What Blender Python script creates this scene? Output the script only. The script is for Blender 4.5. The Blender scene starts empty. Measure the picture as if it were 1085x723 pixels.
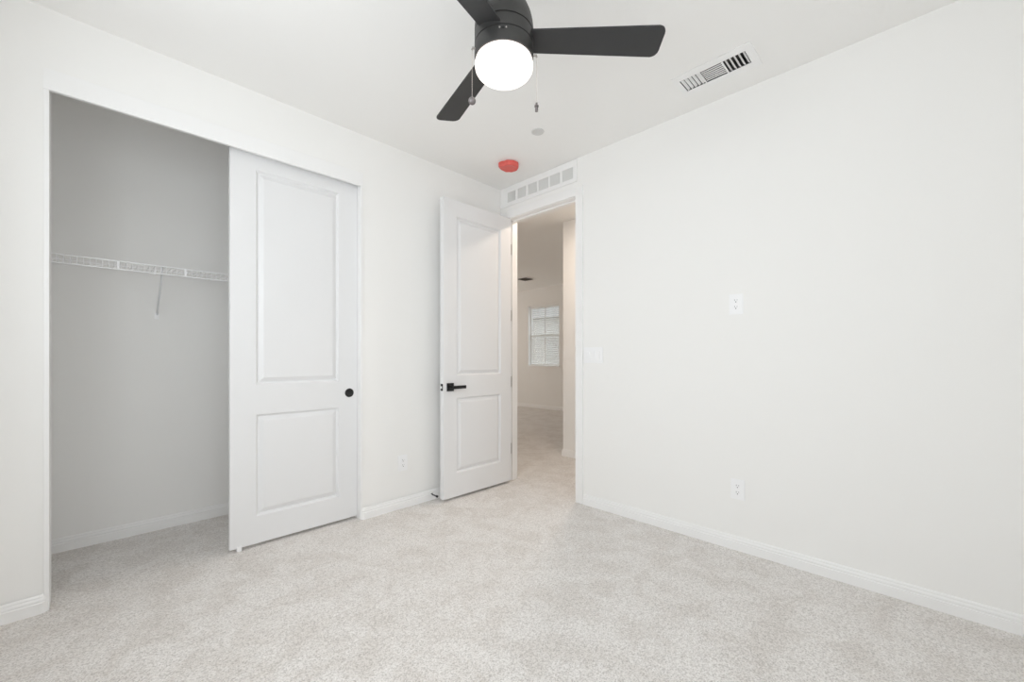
import bpy, bmesh, math, random
from mathutils import Vector, Matrix
random.seed(7)
S = bpy.context.scene
COL = S.collection
R = math.radians

# ------------------------------------------------------------------ camera, light, exposure
HFOC, CAMH = 436.4, 1.148                       # focal length in pixels of the 1085 wide frame, lens height
cd = bpy.data.cameras.new('camera'); cam = bpy.data.objects.new('camera', cd); COL.objects.link(cam)
cd.sensor_width = 36.0; cd.lens = HFOC / 1085 * 36.0
cd.shift_y = 18.0 / 1085; cd.clip_start = 0.02; cd.clip_end = 200
cam.location = (0, 0, CAMH)
cam.rotation_euler = (R(90), 0, R(44.65) - R(90))
S.camera = cam
S.view_settings.view_transform = 'Standard'; S.view_settings.look = 'None'
S.view_settings.gamma = 1.0; S.view_settings.use_curve_mapping = False
S.view_settings.exposure = 0.02
S.cycles.max_bounces = 16; S.cycles.diffuse_bounces = 12; S.cycles.use_denoising = True
S.cycles.caustics_reflective = False; S.cycles.caustics_refractive = False

W = bpy.data.worlds.new('sky'); S.world = W; W.use_nodes = True
W.node_tree.nodes['Background'].inputs[0].default_value = (0.92, 0.96, 1.0, 1)
W.node_tree.nodes['Background'].inputs[1].default_value = 2.2

def area(name, loc, rot, sx, sy, power, color=(1, 1, 1), spread=180):
    d = bpy.data.lights.new(name, 'AREA'); d.shape = 'RECTANGLE'; d.size = sx; d.size_y = sy
    d.energy = power; d.color = color; d.spread = R(spread)
    o = bpy.data.objects.new(name, d); COL.objects.link(o); o.location = loc; o.rotation_euler = rot
    return o
# daylight entering by the bedroom side window, then an added rear fill
area('daylight_side_window', (-0.45, 1.10, 1.70), (0, R(-90), 0), 1.30, 2.0, 16.8, (0.95, 0.98, 1.0))
area('rear_closet_fill', (0.20, -0.51, 1.50), (R(90), 0, 0), 1.0, 1.5, 6.2, (0.97, 0.985, 1.0))  # unseen source, added and placed to brighten the closet
# warm fill light for the loft, set in an added unseen window
area('loft_warm_fill', (5.2, 8.35, 1.6), (R(-90), 0, 0), 1.6, 1.3, 15, (1.0, 0.83, 0.68))
def bulb(name, loc, power, color, size):
    d = bpy.data.lights.new(name, 'AREA'); d.shape = 'DISK'; d.size = size; d.energy = power; d.color = color
    o = bpy.data.objects.new(name, d); COL.objects.link(o); o.location = loc
    return o
bulb('hall_ceiling_lamp', (3.30, 2.25, 2.70), 11.5, (1.0, 0.83, 0.68), 0.15)

# ------------------------------------------------------------------ materials
def mat(name, color, rough=0.5, metal=0.0, emit=None, estr=0.0, bump=None, spec=0.5):
    m = bpy.data.materials.new(name); m.use_nodes = True
    nt = m.node_tree; b = nt.nodes['Principled BSDF']
    b.inputs['Base Color'].default_value = (*color, 1); b.inputs['Roughness'].default_value = rough
    b.inputs['Metallic'].default_value = metal; b.inputs['Specular IOR Level'].default_value = spec
    if emit:
        b.inputs['Emission Color'].default_value = (*emit, 1); b.inputs['Emission Strength'].default_value = estr
    if bump:
        sc, st, dist = bump
        tc = nt.nodes.new('ShaderNodeTexCoord'); n = nt.nodes.new('ShaderNodeTexNoise')
        n.inputs['Scale'].default_value = sc; n.inputs['Detail'].default_value = 3
        bp = nt.nodes.new('ShaderNodeBump'); bp.inputs['Strength'].default_value = st; bp.inputs['Distance'].default_value = dist
        nt.links.new(tc.outputs['Object'], n.inputs['Vector']); nt.links.new(n.outputs['Fac'], bp.inputs['Height'])
        nt.links.new(bp.outputs['Normal'], b.inputs['Normal'])
    return m
M = {}
M['wall'] = mat('wall_paint', (0.880, 0.874, 0.862), 0.75, bump=(160, 0.10, 0.002), spec=0.3)
M['ceiling'] = mat('ceiling_paint', (0.890, 0.884, 0.872), 0.85, bump=(140, 0.12, 0.002), spec=0.2)
M['trim'] = mat('trim_paint', (0.880, 0.877, 0.875), 0.38, spec=0.45)
M['door'] = mat('door_paint', (0.800, 0.800, 0.808), 0.40, bump=(60, 0.03, 0.001), spec=0.45)
M['plastic'] = mat('white_plastic', (0.90, 0.90, 0.91), 0.35)
M['black'] = mat('matte_black_metal', (0.016, 0.016, 0.017), 0.45, 0.3)
M['blade'] = mat('dark_grey_blade', (0.032, 0.032, 0.033), 0.55, bump=(90, 0.05, 0.001))
M['housing'] = mat('dark_grey_housing', (0.040, 0.039, 0.038), 0.42, 0.25)
M['groove'] = mat('black_groove', (0.006, 0.006, 0.006), 0.6)
M['nickel'] = mat('satin_nickel', (0.50, 0.47, 0.45), 0.35, 1.0)
M['chain'] = mat('chain_metal', (0.62, 0.56, 0.52), 0.35, 0.8)
M['fob'] = mat('smoked_crystal', (0.20, 0.18, 0.18), 0.12, 0.4)
M['globe'] = mat('lit_milk_glass', (0.10, 0.10, 0.10), 0.3, emit=(1.0, 0.915, 0.86), estr=1.7)
M['red'] = mat('red_plastic', (0.73, 0.125, 0.105), 0.42)
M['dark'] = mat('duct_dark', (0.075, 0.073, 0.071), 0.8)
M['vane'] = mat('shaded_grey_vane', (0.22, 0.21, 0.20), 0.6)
M['coverplate'] = mat('cover_plate_paint', (0.66, 0.655, 0.645), 0.5)
M['slot'] = mat('slot_dark', (0.10, 0.10, 0.10), 0.6)
M['wire'] = mat('white_wire', (0.95, 0.95, 0.96), 0.30)
M['vinyl'] = mat('white_vinyl', (0.85, 0.85, 0.84), 0.4)
M['stucco'] = mat('stucco', (0.86, 0.84, 0.81), 0.9, bump=(40, 0.3, 0.01))
M['tile'] = mat('roof_tile', (0.42, 0.41, 0.41), 0.9, bump=(8, 0.5, 0.05))
M['block'] = mat('grey_block', (0.50, 0.49, 0.475), 0.9, bump=(25, 0.3, 0.01))
M['brace'] = mat('backlit_white_rod', (0.76, 0.77, 0.79), 0.35)  # backlit shade of the white brace put into its colour
M['ground'] = mat('gravel', (0.45, 0.40, 0.35), 0.95, bump=(30, 0.4, 0.02))
M['grille'] = mat('grille_paint', (0.80, 0.80, 0.79), 0.45)

def carpet():
    m = bpy.data.materials.new('cut_pile_carpet'); m.use_nodes = True
    nt = m.node_tree; L = nt.links.new; N = nt.nodes.new; b = nt.nodes['Principled BSDF']
    tc = N('ShaderNodeTexCoord')
    def noise(scale, det, rough, dist=0.0):
        n = N('ShaderNodeTexNoise'); n.inputs['Scale'].default_value = scale; n.inputs['Detail'].default_value = det
        n.inputs['Roughness'].default_value = rough; n.inputs['Distortion'].default_value = dist
        L(tc.outputs['Object'], n.inputs['Vector']); return n
    def ramp(src, p0, c0, p1, c1):
        r = N('ShaderNodeValToRGB'); e = r.color_ramp.elements
        e[0].position, e[0].color, e[1].position, e[1].color = p0, (*c0, 1), p1, (*c1, 1)
        L(src, r.inputs['Fac']); return r.outputs['Color']
    def mul(a, c, f):
        m2 = N('ShaderNodeMix'); m2.data_type = 'RGBA'; m2.blend_type = 'MULTIPLY'; m2.inputs[0].default_value = f
        L(a, m2.inputs[6]); L(c, m2.inputs[7]); return m2.outputs[2]
    v = N('ShaderNodeTexVoronoi'); v.inputs['Scale'].default_value = 230; L(tc.outputs['Object'], v.inputs['Vector'])   # yarn tufts
    n1 = noise(150, 2, 0.7); n2 = noise(5.5, 6, 0.62, 0.6); n3 = noise(55, 3, 0.6)
    sv = N('ShaderNodeSeparateColor'); L(v.outputs['Color'], sv.inputs[0])
    tuft = ramp(sv.outputs[0], 0.0, (0.57, 0.545, 0.525), 0.55, (0.855, 0.832, 0.815))      # darker and lighter yarns
    c = mul(tuft, ramp(n1.outputs['Fac'], 0.30, (0.74, 0.72, 0.70), 0.60, (1, 1, 1)), 0.8)
    c = mul(c, ramp(n3.outputs['Fac'], 0.32, (0.88, 0.87, 0.86), 0.58, (1, 1, 1)), 1.0)
    c = mul(c, ramp(n2.outputs['Fac'], 0.40, (0.90, 0.885, 0.87), 0.56, (1, 1, 1)), 1.0)  # pile brushed by feet and vacuum
    L(c, b.inputs['Base Color'])
    ad = N('ShaderNodeMath'); ad.operation = 'ADD'
    L(n1.outputs['Fac'], ad.inputs[0]); L(sv.outputs[1], ad.inputs[1])
    bp = N('ShaderNodeBump'); bp.inputs['Strength'].default_value = 0.30; bp.inputs['Distance'].default_value = 0.004
    L(ad.outputs[0], bp.inputs['Height']); L(bp.outputs['Normal'], b.inputs['Normal'])
    b.inputs['Sheen Weight'].default_value = 0.35; b.inputs['Sheen Roughness'].default_value = 0.6; b.inputs['Sheen Tint'].default_value = (0.95, 0.93, 0.91, 1)
    b.inputs['Roughness'].default_value = 1.0; b.inputs['Specular IOR Level'].default_value = 0.05
    return m
M['carpet'] = carpet()

def slatmat():
    m = bpy.data.materials.new('translucent_slat'); m.use_nodes = True
    nt = m.node_tree; out = nt.nodes['Material Output']; nt.nodes.remove(nt.nodes['Principled BSDF'])
    d = nt.nodes.new('ShaderNodeBsdfDiffuse'); t = nt.nodes.new('ShaderNodeBsdfTranslucent')
    d.inputs[0].default_value = (0.9, 0.9, 0.89, 1); t.inputs[0].default_value = (0.9, 0.9, 0.89, 1)
    mx = nt.nodes.new('ShaderNodeMixShader'); mx.inputs[0].default_value = 0.45
    nt.links.new(d.outputs[0], mx.inputs[1]); nt.links.new(t.outputs[0], mx.inputs[2]); nt.links.new(mx.outputs[0], out.inputs[0])
    return m
M['slat'] = slatmat()
def glass():
    m = bpy.data.materials.new('window_glass'); m.use_nodes = True
    nt = m.node_tree; out = nt.nodes['Material Output']; nt.nodes.remove(nt.nodes['Principled BSDF'])
    t = nt.nodes.new('ShaderNodeBsdfTransparent'); g = nt.nodes.new('ShaderNodeBsdfGlossy'); g.inputs['Roughness'].default_value = 0.02
    t.inputs[0].default_value = (0.93, 0.95, 0.95, 1)
    mx = nt.nodes.new('ShaderNodeMixShader'); mx.inputs[0].default_value = 0.05
    nt.links.new(t.outputs[0], mx.inputs[1]); nt.links.new(g.outputs[0], mx.inputs[2]); nt.links.new(mx.outputs[0], out.inputs[0])
    return m
M['glass'] = glass()

# ------------------------------------------------------------------ mesh helpers
class MB:
    """collects shapes into one bmesh"""
    def __init__(s): s.b = bmesh.new()
    def poly(s, pts):
        s.b.faces.new([s.b.verts.new(p) for p in pts])
    def box(s, x0, x1, y0, y1, z0, z1, bev=0.0, mtx=None):
        r = bmesh.ops.create_cube(s.b, size=1.0)
        m = Matrix.Translation(((x0 + x1) / 2, (y0 + y1) / 2, (z0 + z1) / 2)) @ Matrix.Diagonal((abs(x1 - x0), abs(y1 - y0), abs(z1 - z0), 1))
        bmesh.ops.transform(s.b, matrix=m, verts=r['verts'])
        vs = r['verts']
        if bev > 0:
            es = list({e for v in vs for e in v.link_edges})
            q = bmesh.ops.bevel(s.b, geom=es, offset=bev, segments=2, affect='EDGES', profile=0.6)
            vs = list({v for v in q['verts']} | {v for v in vs if v.is_valid})
        if mtx is not None: bmesh.ops.transform(s.b, matrix=mtx, verts=[v for v in vs if v.is_valid])
        return s
    def lathe(s, prof, c=(0, 0, 0), seg=48, axis='z', mtx=None):
        rings = []; 
        for r, h in prof:
            if r < 1e-6: rings.append([s.b.verts.new((0, 0, h))])
            else: rings.append([s.b.verts.new((r * math.cos(2 * math.pi * k / seg), r * math.sin(2 * math.pi * k / seg), h)) for k in range(seg)])
        for a, b2 in zip(rings, rings[1:]):
            for k in range(seg):
                l = (k + 1) % seg
                f = [a[k % len(a)], a[l % len(a)], b2[l % len(b2)], b2[k % len(b2)]]
                u = []
                for v in f:
                    if v not in u: u.append(v)
                if len(u) > 2: s.b.faces.new(u)
        vs = [v for r in rings for v in r]
        T = Matrix.Translation(c)
        if axis == 'y': T = T @ Matrix.Rotation(R(90), 4, 'X')       # local +h points to -y
        if axis == 'x': T = T @ Matrix.Rotation(R(-90), 4, 'Y')      # local +h points to -x
        if mtx is not None: T = mtx @ T
        bmesh.ops.transform(s.b, matrix=T, verts=vs)
        return s
    def tube(s, pts, r, seg=8):
        pts = [Vector(p) for p in pts]; rings = []
        for i, p in enumerate(pts):
            d = (pts[min(i + 1, len(pts) - 1)] - pts[max(i - 1, 0)]).normalized()
            u = d.cross(Vector((0, 0, 1)) if abs(d.z) < 0.9 else Vector((1, 0, 0))).normalized(); w = d.cross(u)
            rings.append([s.b.verts.new(p + r * (math.cos(2 * math.pi * k / seg) * u + math.sin(2 * math.pi * k / seg) * w)) for k in range(seg)])
        for a, b2 in zip(rings, rings[1:]):
            for k in range(seg):
                l = (k + 1) % seg; s.b.faces.new((a[k], a[l], b2[l], b2[k]))
        s.b.faces.new(rings[0][::-1]); s.b.faces.new(rings[-1])
        return s
    def sweep(s, prof, path):
        """prof: (offset to the left of travel, z) pairs swept along a flat xy path with mitred corners"""
        P = [Vector((p[0], p[1])) for p in path]; P = [p for i, p in enumerate(P) if i == 0 or (p - P[i - 1]).length > 1e-5]; n = len(P); secs = []
        for i in range(n):
            ns = []
            if i > 0: d = (P[i] - P[i - 1]).normalized(); ns.append(Vector((-d.y, d.x)))
            if i < n - 1: d = (P[i + 1] - P[i]).normalized(); ns.append(Vector((-d.y, d.x)))
            m = sum(ns, Vector((0, 0))).normalized(); k = 1 / max(0.2, m.dot(ns[0]))
            secs.append([s.b.verts.new((P[i].x + m.x * k * o, P[i].y + m.y * k * o, z)) for o, z in prof])
        q = len(prof)
        for a, b2 in zip(secs, secs[1:]):
            for k in range(q): s.b.faces.new((a[k], a[(k + 1) % q], b2[(k + 1) % q], b2[k]))
        s.b.faces.new(secs[0][::-1]); s.b.faces.new(secs[-1])
        return s
    def slab(s, outline, z0, z1, bev=0.0, mtx=None):
        """flat outline in xy given a thickness"""
        a = [s.b.verts.new((x, y, z0)) for x, y in outline]; c = [s.b.verts.new((x, y, z1)) for x, y in outline]
        f0 = s.b.faces.new(a[::-1]); f1 = s.b.faces.new(c); n = len(a)
        for k in range(n): s.b.faces.new((a[k], a[(k + 1) % n], c[(k + 1) % n], c[k]))
        vs = a + c
        if bev > 0:
            es = list(f0.edges) + list(f1.edges)
            q = bmesh.ops.bevel(s.b, geom=es, offset=bev, segments=2, affect='EDGES')
            vs = list(set(q['verts']) | {v for v in vs if v.is_valid})
        if mtx is not None: bmesh.ops.transform(s.b, matrix=mtx, verts=vs)
        return s
    def build(s, name, m, parent=None, smooth=None, loc=None):
        bmesh.ops.recalc_face_normals(s.b, faces=s.b.faces[:])
        me = bpy.data.meshes.new(name); s.b.to_mesh(me); s.b.free()
        me.materials.append(m)
        if smooth:
            me.shade_smooth(); me.set_sharp_from_angle(angle=R(smooth))
        o = bpy.data.objects.new(name, me); COL.objects.link(o)
        if parent is not None: o.parent = parent
        if loc is not None: o.location = loc
        return o

def tag(o, label, cat, group=None, kind=None):
    o['label'] = label; o['category'] = cat
    if group: o['group'] = group
    if kind: o['kind'] = kind
    return o
def thing(name, label, cat, loc, rz=0.0, group=None, kind=None):
    o = bpy.data.objects.new(name, None); COL.objects.link(o); o.empty_display_size = 0.05
    o.location = loc; o.rotation_euler = (0, 0, rz)
    return tag(o, label, cat, group, kind)
def struct(o, label, cat): return tag(o, label, cat, kind='structure')

def wall_mb(axis, a0, a1, u0, u1, z0, z1, holes=()):
    """wall slab between axis=a0..a1, running u0..u1, with rectangular holes (ua, ub, za, zb)"""
    m = MB(); us = sorted({u0, u1, *[h[0] for h in holes], *[h[1] for h in holes]}); zs = sorted({z0, z1, *[h[2] for h in holes], *[h[3] for h in holes]})
    us = [u for u in us if u0 <= u <= u1]; zs = [z for z in zs if z0 <= z <= z1]
    def solid(i, j):
        if not (0 <= i < len(us) - 1 and 0 <= j < len(zs) - 1): return False
        cu, cz = (us[i] + us[i + 1]) / 2, (zs[j] + zs[j + 1]) / 2
        return not any(h[0] < cu < h[1] and h[2] < cz < h[3] for h in holes)
    P = (lambda a, u, z: (a, u, z)) if axis == 'x' else (lambda a, u, z: (u, a, z))
    for i in range(len(us) - 1):
        for j in range(len(zs) - 1):
            if not solid(i, j): continue
            ua, ub, za, zb = us[i], us[i + 1], zs[j], zs[j + 1]
            for a in (a0, a1): m.poly([P(a, ua, za), P(a, ub, za), P(a, ub, zb), P(a, ua, zb)])
            if not solid(i - 1, j): m.poly([P(a0, ua, za), P(a1, ua, za), P(a1, ua, zb), P(a0, ua, zb)])
            if not solid(i + 1, j): m.poly([P(a0, ub, za), P(a1, ub, za), P(a1, ub, zb), P(a0, ub, zb)])
            if not solid(i, j - 1): m.poly([P(a0, ua, za), P(a1, ua, za), P(a1, ub, za), P(a0, ub, za)])
            if not solid(i, j + 1): m.poly([P(a0, ua, zb), P(a1, ua, zb), P(a1, ub, zb), P(a0, ub, zb)])
    bmesh.ops.remove_doubles(m.b, verts=m.b.verts[:], dist=1e-5)
    return m
def wall(name, label, *a, **k):
    return struct(wall_mb(*a, **k).build(name, M['wall']), label, 'wall')

def hplate(x0, x1, y0, y1, z0, z1, holes):
    xs = sorted({x0, x1, *[h[0] for h in holes], *[h[1] for h in holes]}); ys = sorted({y0, y1, *[h[2] for h in holes], *[h[3] for h in holes]})
    m = MB()
    def solid(i, j):
        if not (0 <= i < len(xs) - 1 and 0 <= j < len(ys) - 1): return False
        cx, cy = (xs[i] + xs[i + 1]) / 2, (ys[j] + ys[j + 1]) / 2
        return not any(h[0] < cx < h[1] and h[2] < cy < h[3] for h in holes)
    for i in range(len(xs) - 1):
        for j in range(len(ys) - 1):
            if not solid(i, j): continue
            a, c, e, g = xs[i], xs[i + 1], ys[j], ys[j + 1]
            for z in (z0, z1): m.poly([(a, e, z), (c, e, z), (c, g, z), (a, g, z)])
            for cond, p, q in ((solid(i - 1, j), (a, e), (a, g)), (solid(i + 1, j), (c, e), (c, g)), (solid(i, j - 1), (a, e), (c, e)), (solid(i, j + 1), (a, g), (c, g))):
                if not cond: m.poly([(*p, z0), (*q, z0), (*q, z1), (*p, z1)])
    bmesh.ops.remove_doubles(m.b, verts=m.b.verts[:], dist=1e-5)
    return m
# ------------------------------------------------------------------ the room
XW, YC, CE = 2.70, 2.82, 2.74            # door wall, closet wall, ceiling height
XM, YM = -0.42, -0.48                    # side window wall and rear wall behind the camera
struct(MB().box(-0.56, 7.25, -0.62, 8.62, -0.10, 0.0).build('floor', M['carpet']), 'light grey speckled cut pile carpet over the whole floor', 'carpet')
struct(hplate(-0.56, 7.25, -0.62, 8.62, CE, CE + 0.10, [(2.358, 2.486, 0.634, 0.986)]).build('ceiling', M['ceiling']), 'flat white painted ceiling above the fan', 'ceiling')
OX0, OX1, OZ = -0.164, 1.341, 2.445       # rough opening of the closet
wall('wall_left', 'off-white wall holding the closet opening', 'y', YC, YC + 0.115, XM, XW, 0, CE, holes=[(OX0, OX1, 0, OZ)])
DY0, DY1, DZ = 1.931, 2.741, 2.455       # rough opening of the bedroom doorway
wall('wall_right', 'off-white wall with outlets, light switch and doorway', 'x', XW, XW + 0.12, YM, 8.5, 0, CE, holes=[(DY0, DY1, 0, DZ)])
wall('wall_window', 'off-white window wall left of the camera', 'x', XM - 0.14, XM, YM - 0.14, YC + 0.115, 0, CE, holes=[(0.09, 2.11, 1.03, 2.37)])
wall('wall_rear', 'off-white wall behind the camera with an added window', 'y', YM - 0.14, YM, XM, XW + 4.55, 0, CE, holes=[(-0.30, 0.70, 0.74, 2.26)])
wall('wall_closet_back', 'shaded back wall inside the closet behind the wire shelf', 'y', 3.62, 3.72, -0.62, 1.85, 0, CE)
wall('wall_closet_left', 'left side wall inside the closet', 'x', -0.62, -0.52, YC + 0.115, 3.62, 0, CE)
wall('wall_closet_right', 'right side wall inside the closet behind the sliding door', 'x', 1.75, 1.85, YC + 0.115, 3.62, 0, CE)
wall('wall_hall', 'hallway wall seen through the doorway', 'x', 3.86, 3.98, YM, 2.97, 0, CE)
wall('wall_loft_near', 'loft wall turning the corner from the hallway', 'y', 2.85, 2.97, 3.98, 7.1, 0, CE)
wall('wall_loft_far', 'beige far wall of the loft with the blind covered window', 'x', 7.10, 7.25, -0.48, 8.62, 0, CE, holes=[(5.575, 6.48, 0.975, 2.345)])
wall('wall_loft_end', 'end wall of the loft', 'y', 8.5, 8.62, XW, 7.1, 0, CE, holes=[(4.4, 6.0, 0.95, 2.25)])

# baseboards
BP = [(0, 0), (0.0145, 0), (0.0145, 0.047), (0.0105, 0.0505), (0.0120, 0.056), (0.0112, 0.064), (0.0080, 0.0685), (0.0088, 0.073), (0.0070, 0.0785), (0.0035, 0.082), (0, 0.082)]
def base(name, label, path):
    return struct(MB().sweep(BP, path).build(name, M['trim'], smooth=30), label, 'baseboard')
def arc(cx, cy, r, a0, a1, n=6):
    return [(cx + r * math.cos(R(a0 + (a1 - a0) * k / n)), cy + r * math.sin(R(a0 + (a1 - a0) * k / n))) for k in range(n + 1)]
base('baseboard_right', 'white baseboard along the wall with the outlets', [(XW, 1.874), (XW, YM)][::-1])
base('baseboard_left', 'white baseboard left of the closet opening', [(-0.1635, YC + 0.012), *arc(-0.1785, YC + 0.008, 0.015, 0, -90), (XM, YC - 0.007)])
base('baseboard_corner', 'white baseboard between the closet and the open door', [(XW, YC - 0.007), (1.350, YC - 0.007), *arc(1.350, YC + 0.008, 0.015, -90, -180, 6), (1.335, YC + 0.012)])
base('baseboard_closet', 'white baseboard along the closet back wall', [(1.75, 3.62), (-0.52, 3.62)])
base('baseboard_hall', 'white baseboard of the hallway wall', [(3.98, 2.97), (3.86, 2.97), (3.86, YM)][::-1])
base('baseboard_loft', 'white baseboard along the far loft wall', [(7.10, 8.5), (7.10, 2.97)][::-1])
base('baseboard_window', 'white baseboard under the side window', [(XM, YC), (XM, YM)])
base('baseboard_rear', 'white baseboard under the added rear window', [(XM, YM), (XW, YM)])

# ------------------------------------------------------------------ closet trim and sliding door
t = thing('trim_1', 'white painted frame around the closet opening', 'door frame', (0, 0, 0), kind='structure')
JF = YC - 0.008
MB().box(OX0, OX0 + 0.018, JF, YC + 0.115, 0, 2.445, 0.0015).build('jamb', M['trim'], t)
MB().box(OX1 - 0.019, OX1, JF, YC + 0.115, 0, 2.467, 0.0015).build('jamb', M['trim'], t)
MB().box(OX0 + 0.018, OX1 - 0.019, JF + 0.018, YC + 0.115, 2.430, 2.445).build('head_jamb', M['trim'], t)
MB().box(OX0 - 0.001, OX1 - 0.0195, JF - 0.004, JF + 0.0145, 2.367, 2.462, 0.002).build('fascia_board', M['trim'], t)
MB().box(OX0 + 0.03, OX1 - 0.03, 2.862, 2.90, 2.416, 2.430).build('track', M['nickel'], t)

def ring_rect(r, i): return (r[0] + i, r[1] - i, r[2] + i, r[3] - i)
def panel_door(x0, x1, z0, z1, yf, yb, panels, both=True):
    """moulded two panel door leaf; front faces -y"""
    m = MB(); b = m.b
    xs0, xs1 = panels[0][0], panels[0][1]
    for y, sg in ((yf, 1), (yb, -1)):
        def q(a, c, e, g, ya=y): m.poly([(a, ya, e), (c, ya, e), (c, ya, g), (a, ya, g)])
        q(x0, xs0, z0, z1); q(xs1, x1, z0, z1)
        zz = [z0] + [v for p in sorted(panels, key=lambda p: p[2]) for v in (p[2], p[3])] + [z1]
        for k in range(0, len(zz), 2): q(xs0, xs1, zz[k], zz[k + 1])
        for p in panels:
            steps = [(0, 0), (0.0015, 0.0015), (0.0115, 0.0155), (0.0140, 0.0165), (0.0170, 0.0155), (0.0400, 0.0030), (0.0440, 0.0020)]
            rs = []
            for ins, dep in steps:
                a, c, e, g = ring_rect(p, ins); yy = y + sg * dep
                rs.append([(a, yy, e), (c, yy, e), (c, yy, g), (a, yy, g)])
            for A, B in zip(rs, rs[1:]):
                for k in range(4): m.poly([A[k], A[(k + 1) % 4], B[(k + 1) % 4], B[k]])
            m.poly(rs[-1])
    for a, c in (((x0, z0), (x1, z0)), ((x1, z0), (x1, z1)), ((x1, z1), (x0, z1)), ((x0, z1), (x0, z0))):
        m.poly([(a[0], yf, a[1]), (c[0], yf, c[1]), (c[0], yb, c[1]), (a[0], yb, a[1])])
    bmesh.ops.remove_doubles(b, verts=b.verts[:], dist=1e-5)
    return m
d1 = thing('door_1', 'white two panel sliding closet door with round black pull', 'door', (0.94, 2.88, 0), kind='structure')
def local(o, org): o.location = (-org[0], -org[1], -org[2]); return o
SD = (0.94, 2.88, 0)
local(panel_door(0.553, 1.3205, 0.020, 2.414, 2.864, 2.899, [(0.687, 1.190, 0.986, 2.293), (0.687, 1.190, 0.185, 0.804)]).build('panel', M['door'], d1), SD)
pl = MB().lathe([(0.0, 0.0012), (0.022, 0.0012), (0.0255, 0.003), (0.0290, 0.0038), (0.0305, 0.0025), (0.0310, 0.0)], (1.263, 2.8638, 0.902), 40, 'y').build('finger_pull', M['black'], d1, 40)
local(pl, SD)
local(MB().box(0.588, 0.612, 2.857, 2.8635, 0.001, 0.034, 0.002).box(0.588, 0.612, 2.8635, 2.905, 0.001, 0.015, 0.002).build('floor_guide', M['plastic'], d1), SD)

# ------------------------------------------------------------------ bedroom doorway
t = thing('trim_2', 'white painted frame and flat casing of the bedroom doorway', 'door frame', (2.76, 2.33, 0), kind='structure')
TO = (2.76, 2.33, 0)
JX0, JX1 = XW - 0.002, XW + 0.122
local(MB().box(JX0, JX1, DY0, DY0 + 0.019, 0, DZ).box(2.748, 2.785, DY0 + 0.019, DY0 + 0.030, 0, 2.436, 0.002).build('jamb', M['trim'], t), TO)
local(MB().box(JX0, JX1, DY1 - 0.019, DY1, 0, DZ).box(2.748, 2.785, DY1 - 0.030, DY1 - 0.019, 0, 2.436, 0.002).build('jamb', M['trim'], t), TO)
local(MB().box(JX0, JX1, DY0 + 0.019, DY1 - 0.019, 2.436, DZ).box(2.748, 2.785, DY0 + 0.019, DY1 - 0.019, 2.424, 2.436, 0.002).build('head_jamb', M['trim'], t), TO)
for xa, xb in ((XW - 0.015, XW), (XW + 0.12, XW + 0.135)):
    local(MB().box(xa, xb, 1.876, 1.945, 0, 2.506, 0.003).build('casing', M['trim'], t), TO)
    local(MB().box(xa, xb, 2.727, 2.796, 0, 2.506, 0.003).build('casing', M['trim'], t), TO)
    local(MB().box(xa, xb, 1.9455, 2.7265, 2.440, 2.506, 0.003).build('casing', M['trim'], t), TO)
sp = MB().box(2.706, 2.742, DY0 + 0.0185, DY0 + 0.0205, 0.885, 0.945).build('strike_plate', M['nickel'], t); local(sp, TO)
sp['label'] = 'satin metal strike plate on the right jamb'

DO = (2.695, 2.700, 0)
d2 = thing('door_2', 'white two panel bedroom door standing open with black lever handle', 'door', DO, kind='structure')
local(panel_door(1.937, 2.694, 0.022, 2.430, 2.675, 2.719, [(2.067, 2.565, 1.006, 2.300), (2.067, 2.565, 0.213, 0.825)]).build('panel', M['door'], d2), DO)
hx, hz = 2.001, 0.914
for yf, sg in ((2.675, -1), (2.719, 1)):
    m = MB().box(hx - 0.033, hx + 0.033, yf, yf + sg * 0.008, hz - 0.033, hz + 0.033, 0.002)
    rose = local(m.build('handle_rose', M['black'], d2), DO)
    m = MB().lathe([(0.0, 0), (0.014, 0), (0.014, 0.040), (0.0, 0.040)], (hx, yf if sg < 0 else yf + 0.045, hz), 20, 'y')
    m.box(hx - 0.012, hx + 0.128, yf + sg * 0.034, yf + sg * 0.050, hz - 0.014, hz + 0.012, 0.003)
    lv = m.build('lever', M['black'], rose, 40)
m = MB().box(1.9345, 1.938, 2.684, 2.710, hz - 0.028, hz + 0.028, 0.0008)
lp = local(m.build('latch_plate', M['black'], d2), DO)
MB().box(1.926, 1.9365, 2.691, 2.703, hz - 0.010, hz + 0.010, 0.003).build('latch_bolt', M['plastic'], lp)
for hzv in (2.165, 1.545, 0.925, 0.300):
    m = MB().box(2.690, 2.7465, 2.7195, 2.7217, hzv - 0.05, hzv + 0.05)
    m.lathe([(0, -0.05), (0.006, -0.05), (0.006, 0.05), (0, 0.05)], (2.693, 2.7255, hzv), 14)
    local(m.build('hinge', M['nickel'], d2), DO)

# door stop on the baseboard
ds = thing('door_stop', 'black rigid door stop sticking out of the baseboard behind the door', 'door stop', (1.915, YC - 0.0145, 0.044))
MB().lathe([(0, 0), (0.014, 0), (0.014, 0.003), (0.008, 0.005), (0.0045, 0.006), (0.0045, 0.066), (0, 0.066)], (0, 0, 0), 18, 'y').build('rod', M['black'], ds, 40)
MB().lathe([(0, 0.064), (0.008, 0.064), (0.009, 0.068), (0.009, 0.080), (0.006, 0.083), (0, 0.083)], (0, 0, 0), 18, 'y').build('tip', M['black'], ds, 40)

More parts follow.
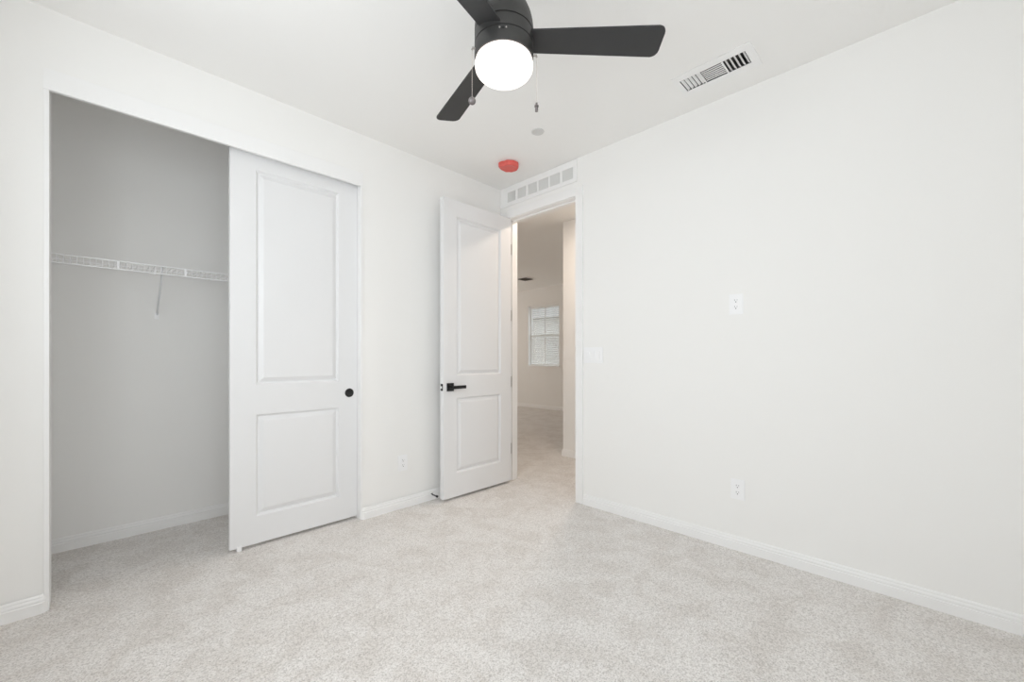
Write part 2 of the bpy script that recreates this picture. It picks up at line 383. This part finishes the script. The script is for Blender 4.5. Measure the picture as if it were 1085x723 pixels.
# ------------------------------------------------------------------ transfer grille above the door
tg = thing('transfer_grille', 'white six cell transfer grille above the doorway, under the ceiling', 'grille', (XW, 2.363, 2.64))
gy = [(2.720, 2.612), (2.588, 2.486), (2.463, 2.354), (2.339, 2.227), (2.213, 2.104), (2.081, 1.971)]
GZ0, GZ1 = 2.588, 2.681
m = wall_mb('x', XW - 0.009, XW - 0.001, 1.936, 2.806, 2.556, 2.733, holes=[(b_, a_, GZ0, GZ1) for a_, b_ in gy])
local(m.build('frame', M['trim'], tg), (XW, 2.363, 2.64))
for a_, b_ in gy:
    m = MB(); n = 13
    for k in range(n):
        z = GZ0 + (GZ1 - GZ0) * (k + 0.5) / n
        mt = Matrix.Translation((XW - 0.003, 0, z)) @ Matrix.Rotation(R(38), 4, 'Y')
        m.box(-0.0042, 0.0042, b_, a_, -0.0006, 0.0006, 0, mt)
    m.box(XW - 0.0008, XW - 0.0002, b_, a_, GZ0, GZ1)
    local(m.build('louver_bank', M['grille'], tg), (XW, 2.363, 2.64))

# ------------------------------------------------------------------ ceiling register
CR = (2.420, 0.805, CE)
cr = thing('ceiling_register', 'white three way air register on the ceiling', 'vent', CR)
rx0, rx1, ry0, ry1 = 2.312, 2.528, 0.600, 1.010
ox0, ox1 = 2.362, 2.482
grp = [(0.640, 0.750), (0.757, 0.868), (0.875, 0.980)]
local(hplate(rx0, rx1, ry0, ry1, CE - 0.0040, CE - 0.0003, [(ox0, ox1, a, b) for a, b in grp]).build('frame', M['trim'], cr), CR)
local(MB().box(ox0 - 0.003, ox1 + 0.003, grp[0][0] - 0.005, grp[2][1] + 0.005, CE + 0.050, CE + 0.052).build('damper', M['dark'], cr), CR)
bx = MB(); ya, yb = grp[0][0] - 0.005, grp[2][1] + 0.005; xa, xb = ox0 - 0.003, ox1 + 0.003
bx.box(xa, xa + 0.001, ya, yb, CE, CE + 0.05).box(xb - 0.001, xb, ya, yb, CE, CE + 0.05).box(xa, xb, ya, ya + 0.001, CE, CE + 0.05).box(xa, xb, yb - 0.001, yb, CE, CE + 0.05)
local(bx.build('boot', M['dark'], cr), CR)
def slats(n, a0, a1, along, tilt, w=0.0085):
    m = MB(); zc = CE + 0.0045
    for k in range(n):
        c = a0 + (a1 - a0) * (k + 0.5) / n
        if along == 'x':
            mt = Matrix.Translation(((ox0 + ox1) / 2, c, zc)) @ Matrix.Rotation(R(tilt), 4, 'X')
            m.box(-(ox1 - ox0) / 2, (ox1 - ox0) / 2, -w / 2, w / 2, -0.0006, 0.0006, 0, mt)
        else:
            y0, y1 = grp[1]
            mt = Matrix.Translation((c, (y0 + y1) / 2, zc)) @ Matrix.Rotation(R(tilt), 4, 'Y')
            m.box(-w / 2, w / 2, -(y1 - y0) / 2, (y1 - y0) / 2, -0.0006, 0.0006, 0, mt)
    return m
local(slats(5, *grp[0], 'x', 38, 0.0150).build('vane_bank', M['trim'], cr), CR)
local(slats(7, ox0, ox1, 'y', 8, 0.0076).build('vane_bank', M['trim'], cr), CR)
local(slats(5, *grp[2], 'x', -32, 0.0150).build('vane_bank', M['trim'], cr), CR)

# ------------------------------------------------------------------ smoke detector cover, sprinkler cover, loft vent
sd = thing('smoke_detector', 'ceiling smoke detector under a red plastic dust cover', 'smoke detector', (2.385, 2.385, CE))
MB().lathe([(0, 0), (0.068, 0), (0.068, -0.014), (0, -0.014)], seg=40).build('base', M['plastic'], sd, 40)
m = MB().lathe([(0.070, -0.004), (0.0745, -0.004), (0.0750, -0.010), (0.0748, -0.030), (0.0725, -0.037), (0.066, -0.041), (0.060, -0.0415), (0.057, -0.0395), (0.030, -0.0400), (0, -0.0405)], seg=48)
for v in m.b.verts:
    a = math.atan2(v.co.y, v.co.x); tl = max(0.0, math.cos(a - R(138))) ** 10
    rr = math.hypot(v.co.x, v.co.y)
    k = 1 + (0.20 * tl + 0.02 * math.sin(5 * a + 1)) * (1 if rr > 0.058 else 0.2); v.co.x *= k; v.co.y *= k
    if rr > 0.058: v.co.z += 0.0012 * math.sin(9 * a) + 0.006 * tl
m.build('dust_cover', M['red'], sd, 50)
o = MB().lathe([(0, 0), (0.043, 0), (0.045, -0.003), (0.043, -0.006), (0.036, -0.0068), (0.034, -0.0058), (0, -0.0062)], seg=40).build('sprinkler_cover', M['coverplate'], None, 35, (2.185, 1.905, CE))
tag(o, 'small round white sprinkler cover plate flush on the ceiling', 'cover plate')
lv_ = thing('ceiling_vent', 'small ceiling vent seen through the doorway in the loft', 'vent', (6.07, 5.62, CE))
MB().box(-0.16, 0.16, -0.16, 0.16, -0.008, -0.0005, 0.003).build('frame', M['trim'], lv_)
m = MB()
for k in range(9):
    m.box(-0.12, 0.12, -0.012, 0.006, -0.0012, 0.0012, 0, Matrix.Translation((0, -0.11 + 0.0275 * k, -0.012)) @ Matrix.Rotation(R(35), 4, 'X'))
m.build('vane_bank', M['vane'], lv_)

# ------------------------------------------------------------------ ceiling fan
FC = (1.151, 1.182)
cf = thing('ceiling_fan', 'dark grey three blade ceiling fan with lit round globe', 'ceiling fan', (*FC, CE))
dz = lambda h: h - CE
MB().lathe([(0, 0), (0.066, 0), (0.066, dz(2.705)), (0.055, dz(2.680)), (0.020, dz(2.672)), (0, dz(2.672))], seg=48).build('canopy', M['housing'], cf, 40)
MB().lathe([(0, dz(2.675)), (0.013, dz(2.675)), (0.013, dz(2.560)), (0, dz(2.560))], seg=24).build('downrod', M['housing'], cf, 40)
prof = [(0, 2.573), (0.050, 2.573), (0.070, 2.568), (0.086, 2.556), (0.099, 2.537), (0.1085, 2.514), (0.1145, 2.490), (0.1172, 2.468), (0.1175, 2.4445), (0.1145, 2.4435), (0.1145, 2.4405), (0.1175, 2.4395),
        (0.1175, 2.3955), (0.1145, 2.3945), (0.1145, 2.3915), (0.1175, 2.3905), (0.1180, 2.345), (0.1165, 2.338), (0.108, 2.338), (0, 2.345)]
MB().lathe([(r, dz(h)) for r, h in prof], seg=72).build('motor_housing', M['housing'], cf, 35)
for h0 in (2.442, 2.393):
    MB().lathe([(0.110, dz(h0 + 0.0012)), (0.1155, dz(h0 + 0.0012)), (0.1155, dz(h0 - 0.0012)), (0.110, dz(h0 - 0.0012))], seg=72).build('seam_ring', M['groove'], cf, 35)
gp = [(0.104, 2.344), (0.112, 2.336), (0.1155, 2.325), (0.1158, 2.312), (0.1140, 2.302), (0.109, 2.293), (0.100, 2.285), (0.086, 2.279), (0.068, 2.276), (0.040, 2.2745), (0, 2.274)]
MB().lathe([(r, dz(h)) for r, h in gp], seg=72).build('globe', M['globe'], cf, 60)
def blade_outline():
    r0, r1, w0, w1, c = 0.085, 0.632, 0.098, 0.130, 0.028
    pts = [(r0, -w0 / 2)]
    for a in range(-90, 1, 15): pts.append((r1 - c + c * math.cos(R(a)), -w1 / 2 + c + c * math.sin(R(a))))
    for a in range(0, 91, 15): pts.append((r1 - c + c * math.cos(R(a)), w1 / 2 - c + c * math.sin(R(a))))
    pts.append((r0, w0 / 2)); return pts
for k in range(3):
    ang = R(-45.2 + 120 * k)
    mt = Matrix.Translation((0, 0, dz(2.417))) @ Matrix.Rotation(ang, 4, 'Z') @ Matrix.Rotation(R(-12), 4, 'X')
    m = MB().slab(blade_outline(), -0.0035, 0.0035, 0.0012, mt)
    m.build('blade', M['blade'], cf, 30)
# reverse switch between two small screws, on the side facing the camera
sa = math.atan2(-FC[1], -FC[0]) + R(-2)
for off, mm, nm, rr in ((0, 'black', 'reverse_switch', 0), (-0.0125, 'nickel', 'screw', 0.0028), (0.0125, 'nickel', 'screw', 0.0028)):
    mt = Matrix.Translation((0, 0, dz(2.379))) @ Matrix.Rotation(sa, 4, 'Z')
    m = MB()
    if rr: m.lathe([(0, 0), (rr, 0), (rr, 0.002), (0, 0.0025)], (0, 0, 0), 12, 'x', mtx=mt @ Matrix.Translation((0.1170, off, 0.001)) @ Matrix.Rotation(R(180), 4, 'Z'))
    else: m.box(0.116, 0.1195, -0.006, 0.006, -0.004, 0.004, 0.001, mt)
    m.build(nm, M[mm], cf)
# pull chains at either side of the light kit
FW = Vector((math.cos(R(44.65)), math.sin(R(44.65)), 0)); RT = Vector((math.sin(R(44.65)), -math.cos(R(44.65)), 0))
for side, back in ((-1, -0.040), (1, 0.000)):
    dirv = (RT * side * 0.12 + FW * back).normalized()
    p0 = dirv * 0.115; p1 = dirv * 0.1285; zt = dz(2.360)
    m = MB().tube([(p0.x, p0.y, zt), (p1.x, p1.y, zt), (p1.x + dirv.x * 0.002, p1.y + dirv.y * 0.002, zt - 0.007)], 0.0042, 12)
    nub = m.build('chain_outlet', M['nickel'], cf, 40)
    m = MB(); n = 52; zb = dz(2.162)
    for k in range(n):
        z = zt - 0.007 + (zb - zt + 0.007) * k / (n - 1)
        m.lathe([(0, 0.0021), (0.0009, 0.0012), (0.0012, 0), (0.0009, -0.0012), (0, -0.0021)], (p1.x + dirv.x * 0.002, p1.y + dirv.y * 0.002, z), 8)
    ch = m.build('pull_chain', M['chain'], cf, 60)
    m = MB(); c0 = (p1.x + dirv.x * 0.002, p1.y + dirv.y * 0.002, dz(2.152))
    if side < 0: m.lathe([(0.0145 * math.sin(R(a)), 0.0145 * math.cos(R(a))) for a in range(0, 181, 20)], c0, 18)
    else: m.lathe([(0, 0.018), (0.004, 0.018), (0.0045, 0.010), (0.008, 0.008), (0.0085, 0.002), (0.005, 0.000), (0.0065, -0.006), (0.006, -0.016), (0, -0.018)], c0, 18)
    m.build('chain_fob', M['fob'], ch, 40)

# ------------------------------------------------------------------ wire closet shelf
ws = thing('wire_shelf', 'white ventilated wire shelf across the closet back wall', 'shelf', (0.6, 3.615, 1.70))
WO = (0.6, 3.615, 1.70)
SX0, SX1, SYF, SYB, ST, SB = -0.515, 1.745, 3.315, 3.612, 1.712, 1.665
m = MB(); x = SX0 + 0.012
while x < SX1:
    m.tube([(x, SYB, ST), (x, SYF + 0.004, ST), (x, SYF, ST - 0.004), (x, SYF, SB)], 0.0017, 5); x += 0.0254
local(m.build('deck_wires', M['wire'], ws, 60), WO)
for y, z, r in ((SYF - 0.002, ST, 0.0042), (SYF - 0.002, SB, 0.0042), (SYB, ST - 0.003, 0.0028), (SYF + 0.15, ST - 0.003, 0.0028)):
    local(MB().tube([(SX0, y, z), (SX1, y, z)], r, 8).build('rail', M['wire'], ws, 60), WO)
for x in (0.094, 0.403, 0.712, 1.02):
    local(MB().box(x - 0.006, x + 0.006, SYF - 0.0070, SYF - 0.001, SB, ST, 0.001).build('lip_strut', M['wire'], ws), WO)
for x in (-0.014, 0.255, 0.539):
    local(MB().box(x - 0.005, x + 0.005, SYF - 0.006, SYF + 0.006, SB - 0.008, SB + 0.006, 0.002).box(x - 0.003, x + 0.003, SYF - 0.007, SYF - 0.003, SB + 0.004, SB + 0.016, 0.001).build('clip', M['plastic'], ws), WO)
for x in (0.290, 1.25):
    br = local(MB().tube([(x, SYF, ST - 0.004), (x, SYF + 0.004, SB - 0.004), (x, 3.604, 1.452), (x, 3.608, 1.435)], 0.0050, 10).build('brace', M['brace'], ws, 60), WO)
    MB().box(x - 0.012, x + 0.012, 3.612, 3.6198, 1.405, 1.445, 0.002).lathe([(0, 0), (0.004, 0), (0.003, 0.002), (0, 0.0025)], (x, 3.612, 1.416), 12, 'y').build('wall_bracket', M['plastic'], br)

# ------------------------------------------------------------------ outlets and switch
def rounded(w, h, r, n=4):
    pts = []
    for cx, cy, a0 in ((w / 2 - r, h / 2 - r, 0), (-w / 2 + r, h / 2 - r, 90), (-w / 2 + r, -h / 2 + r, 180), (w / 2 - r, -h / 2 + r, 270)):
        for k in range(n + 1): a = R(a0 + 90 * k / n); pts.append((cx + r * math.cos(a), cy + r * math.sin(a)))
    return pts
UP = Matrix.Rotation(R(90), 4, 'X')               # xy outline -> xz, +z -> -y (out of the wall)
def T(x, y, z): return Matrix.Translation((x, y, z))
def outlet(label, loc, rz, group):
    o = thing('electrical_outlet', label, 'outlet', loc, rz, group)
    m = MB().slab(rounded(0.077, 0.121, 0.004), 0, 0.0075, 0.0034, UP); m.build('cover_plate', M['plastic'], o, 30)
    MB().lathe([(0, 0), (0.003, 0), (0.0025, 0.0012), (0, 0.0014)], (0, -0.0075, 0), 12, 'y').build('screw', M['plastic'], o)
    for s in (1, -1):
        m = MB().slab(rounded(0.034, 0.028, 0.011, 5), 0.004, 0.0092, 0.0008, T(0, 0, s * 0.0195) @ UP)
        rc = m.build('receptacle', M['plastic'], o, 30)
        m = MB().box(-0.0075, -0.0055, -0.0096, -0.006, s * 0.0195 + 0.001, s * 0.0195 + 0.009).box(0.0055, 0.0075, -0.0096, -0.006, s * 0.0195 + 0.002, s * 0.0195 + 0.008)
        m.lathe([(0, 0), (0.0030, 0), (0.0030, 0.0036), (0, 0.0036)], (0, -0.006, s * 0.0195 - 0.0062), 12, 'y')
        m.build('slots', M['slot'], rc)
    return o
outlet('white duplex outlet set high on the bare wall', (XW, 0.778, 1.470), R(-90), None)
outlet('white duplex outlet low on the wall, straight below the high one', (XW, 0.769, 0.363), R(-90), None)
outlet('white duplex outlet low between the closet and the open door', (1.660, YC, 0.343), 0, None)
sw = thing('light_switch', 'white three gang light switch beside the doorway', 'light switch', (XW, 1.784, 1.170), R(-90))
MB().slab(rounded(0.172, 0.122, 0.004), 0, 0.0062, 0.0022, UP).build('cover_plate', M['plastic'], sw, 30)
for k in (-1, 0, 1):
    m = MB().slab(rounded(0.033, 0.066, 0.002), 0.004, 0.0075, 0.0006, T(0.046 * k, 0, 0) @ UP)
    fr = m.build('rocker', M['plastic'], sw, 30)
    mt = T(0.046 * k, -0.0070, 0) @ Matrix.Rotation(R(4), 4, 'X')
    MB().box(-0.0135, 0.0135, -0.003, 0.002, -0.029, 0.029, 0.001, mt).build('paddle', M['plastic'], fr)

# ------------------------------------------------------------------ windows
def window(name, label, axis, a0, a1, u0, u1, z0, z1, mid=True, f=0.045):
    w = thing(name, label, 'window', (0, 0, 0), kind='structure')
    P = (lambda *q: q) if axis == 'x' else (lambda xa, xb, ya, yb, za, zb: (ya, yb, xa, xb, za, zb))
    m = MB()
    m.box(*P(a0, a1, u0, u0 + f, z0, z1)).box(*P(a0, a1, u1 - f, u1, z0, z1)).box(*P(a0, a1, u0 + f, u1 - f, z0, z0 + f)).box(*P(a0, a1, u0 + f, u1 - f, z1 - f, z1))
    zm = (z0 + z1) / 2
    if mid: m.box(*P(a0, a1, u0 + f, u1 - f, zm - 0.02, zm + 0.02))
    um = (u0 + u1) / 2
    if f > 0.03: m.box(*P(a0 + 0.01, a1 - 0.01, um - 0.009, um + 0.009, z0 + f, z1 - f))
    m.build('window_frame', M['vinyl'], w)
    am = (a0 + a1) / 2
    MB().box(*P(am - 0.002, am + 0.002, u0 + f, u1 - f, z0 + f, z1 - f)).build('pane', M['glass'], w)
    return w
window('window_1', 'white framed loft window behind the blind', 'x', 7.18, 7.24, 5.575, 6.48, 0.975, 2.345, f=0.026)
MB().box(7.085, 7.18, 5.565, 6.49, 0.955, 0.975, 0.003).build('sill', M['trim'], bpy.data.objects['window_1'])
window('window_2', 'bedroom window on the left, out of the frame', 'x', XM - 0.13, XM - 0.08, 0.09, 2.11, 1.03, 2.37)
window('added_window_3', 'unseen bedroom window behind the camera, added for fill light', 'y', YM - 0.13, YM - 0.08, -0.30, 0.70, 0.74, 2.26)  # added opening around the rear fill light
window('added_window_4', 'unseen second loft window, added for fill light', 'y', 8.55, 8.60, 4.4, 6.0, 0.95, 2.25)  # added opening around the loft fill light

BO = (7.135, 6.0275, 2.33)
wb = thing('window_blind', 'white horizontal slat blind hanging in the loft window', 'blind', BO)
local(MB().box(7.105, 7.165, 5.585, 6.405, 2.295, 2.343, 0.003).build('headrail', M['vinyl'], wb), BO)
n = 30
for k in range(n):
    z = 1.035 + (2.275 - 1.035) * k / (n - 1)
    m = MB(); mt = Matrix.Translation((7.135, 5.995, z)) @ Matrix.Rotation(R(-42), 4, 'Y')
    m.box(-0.024, 0.024, -0.405, 0.405, -0.0013, 0.0013, 0, mt)
    local(m.build('slat', M['slat'], wb), BO)
local(MB().box(7.112, 7.158, 5.592, 6.398, 0.990, 1.008, 0.003).build('bottom_rail', M['vinyl'], wb), BO)
local(MB().box(7.108, 7.1095, 5.955, 5.985, 1.0, 2.30).build('ladder_tape', M['slat'], wb), BO)
for y in (5.70, 6.28):
    local(MB().tube([(7.108, y, 2.30), (7.108, y, 1.0)], 0.0012, 6).tube([(7.162, y, 2.30), (7.162, y, 1.0)], 0.0012, 6).build('ladder_cord', M['vinyl'], wb), BO)

# ------------------------------------------------------------------ outside the loft window
nh = thing('neighbor_house', 'pale neighboring house seen between the blind slats', 'house', (19, 14, -3.0))
local(MB().box(16.0, 22, 4, 24, -3.0, 3.15).build('wall', M['stucco'], nh), (19, 14, -3.0))
m = MB(); a = [(15.5, 3.4, 3.10), (15.5, 24.6, 3.10), (19, 21, 5.6), (19, 7, 5.6), (22.5, 3.4, 3.10), (22.5, 24.6, 3.10)]
V = [m.b.verts.new(p) for p in a]
for f in ((0, 1, 2, 3), (0, 3, 4), (1, 5, 2), (4, 3, 2, 5), (0, 4, 5, 1)): m.b.faces.new([V[i] for i in f])
local(m.build('roof', M['tile'], nh), (19, 14, -3.0))
gw = MB().box(12.0, 12.2, -2, 22, -3.0, 2.0, 0.02).box(11.95, 12.25, -2, 22, 2.0, 2.06, 0.01).build('garden_wall', M['block'])
tag(gw, 'grey block wall in front of the pale neighboring house', 'wall')
struct(MB().box(7.6, 60, -40, 60, -3.2, -3.0).build('ground', M['ground']), 'gravel ground outside', 'ground')
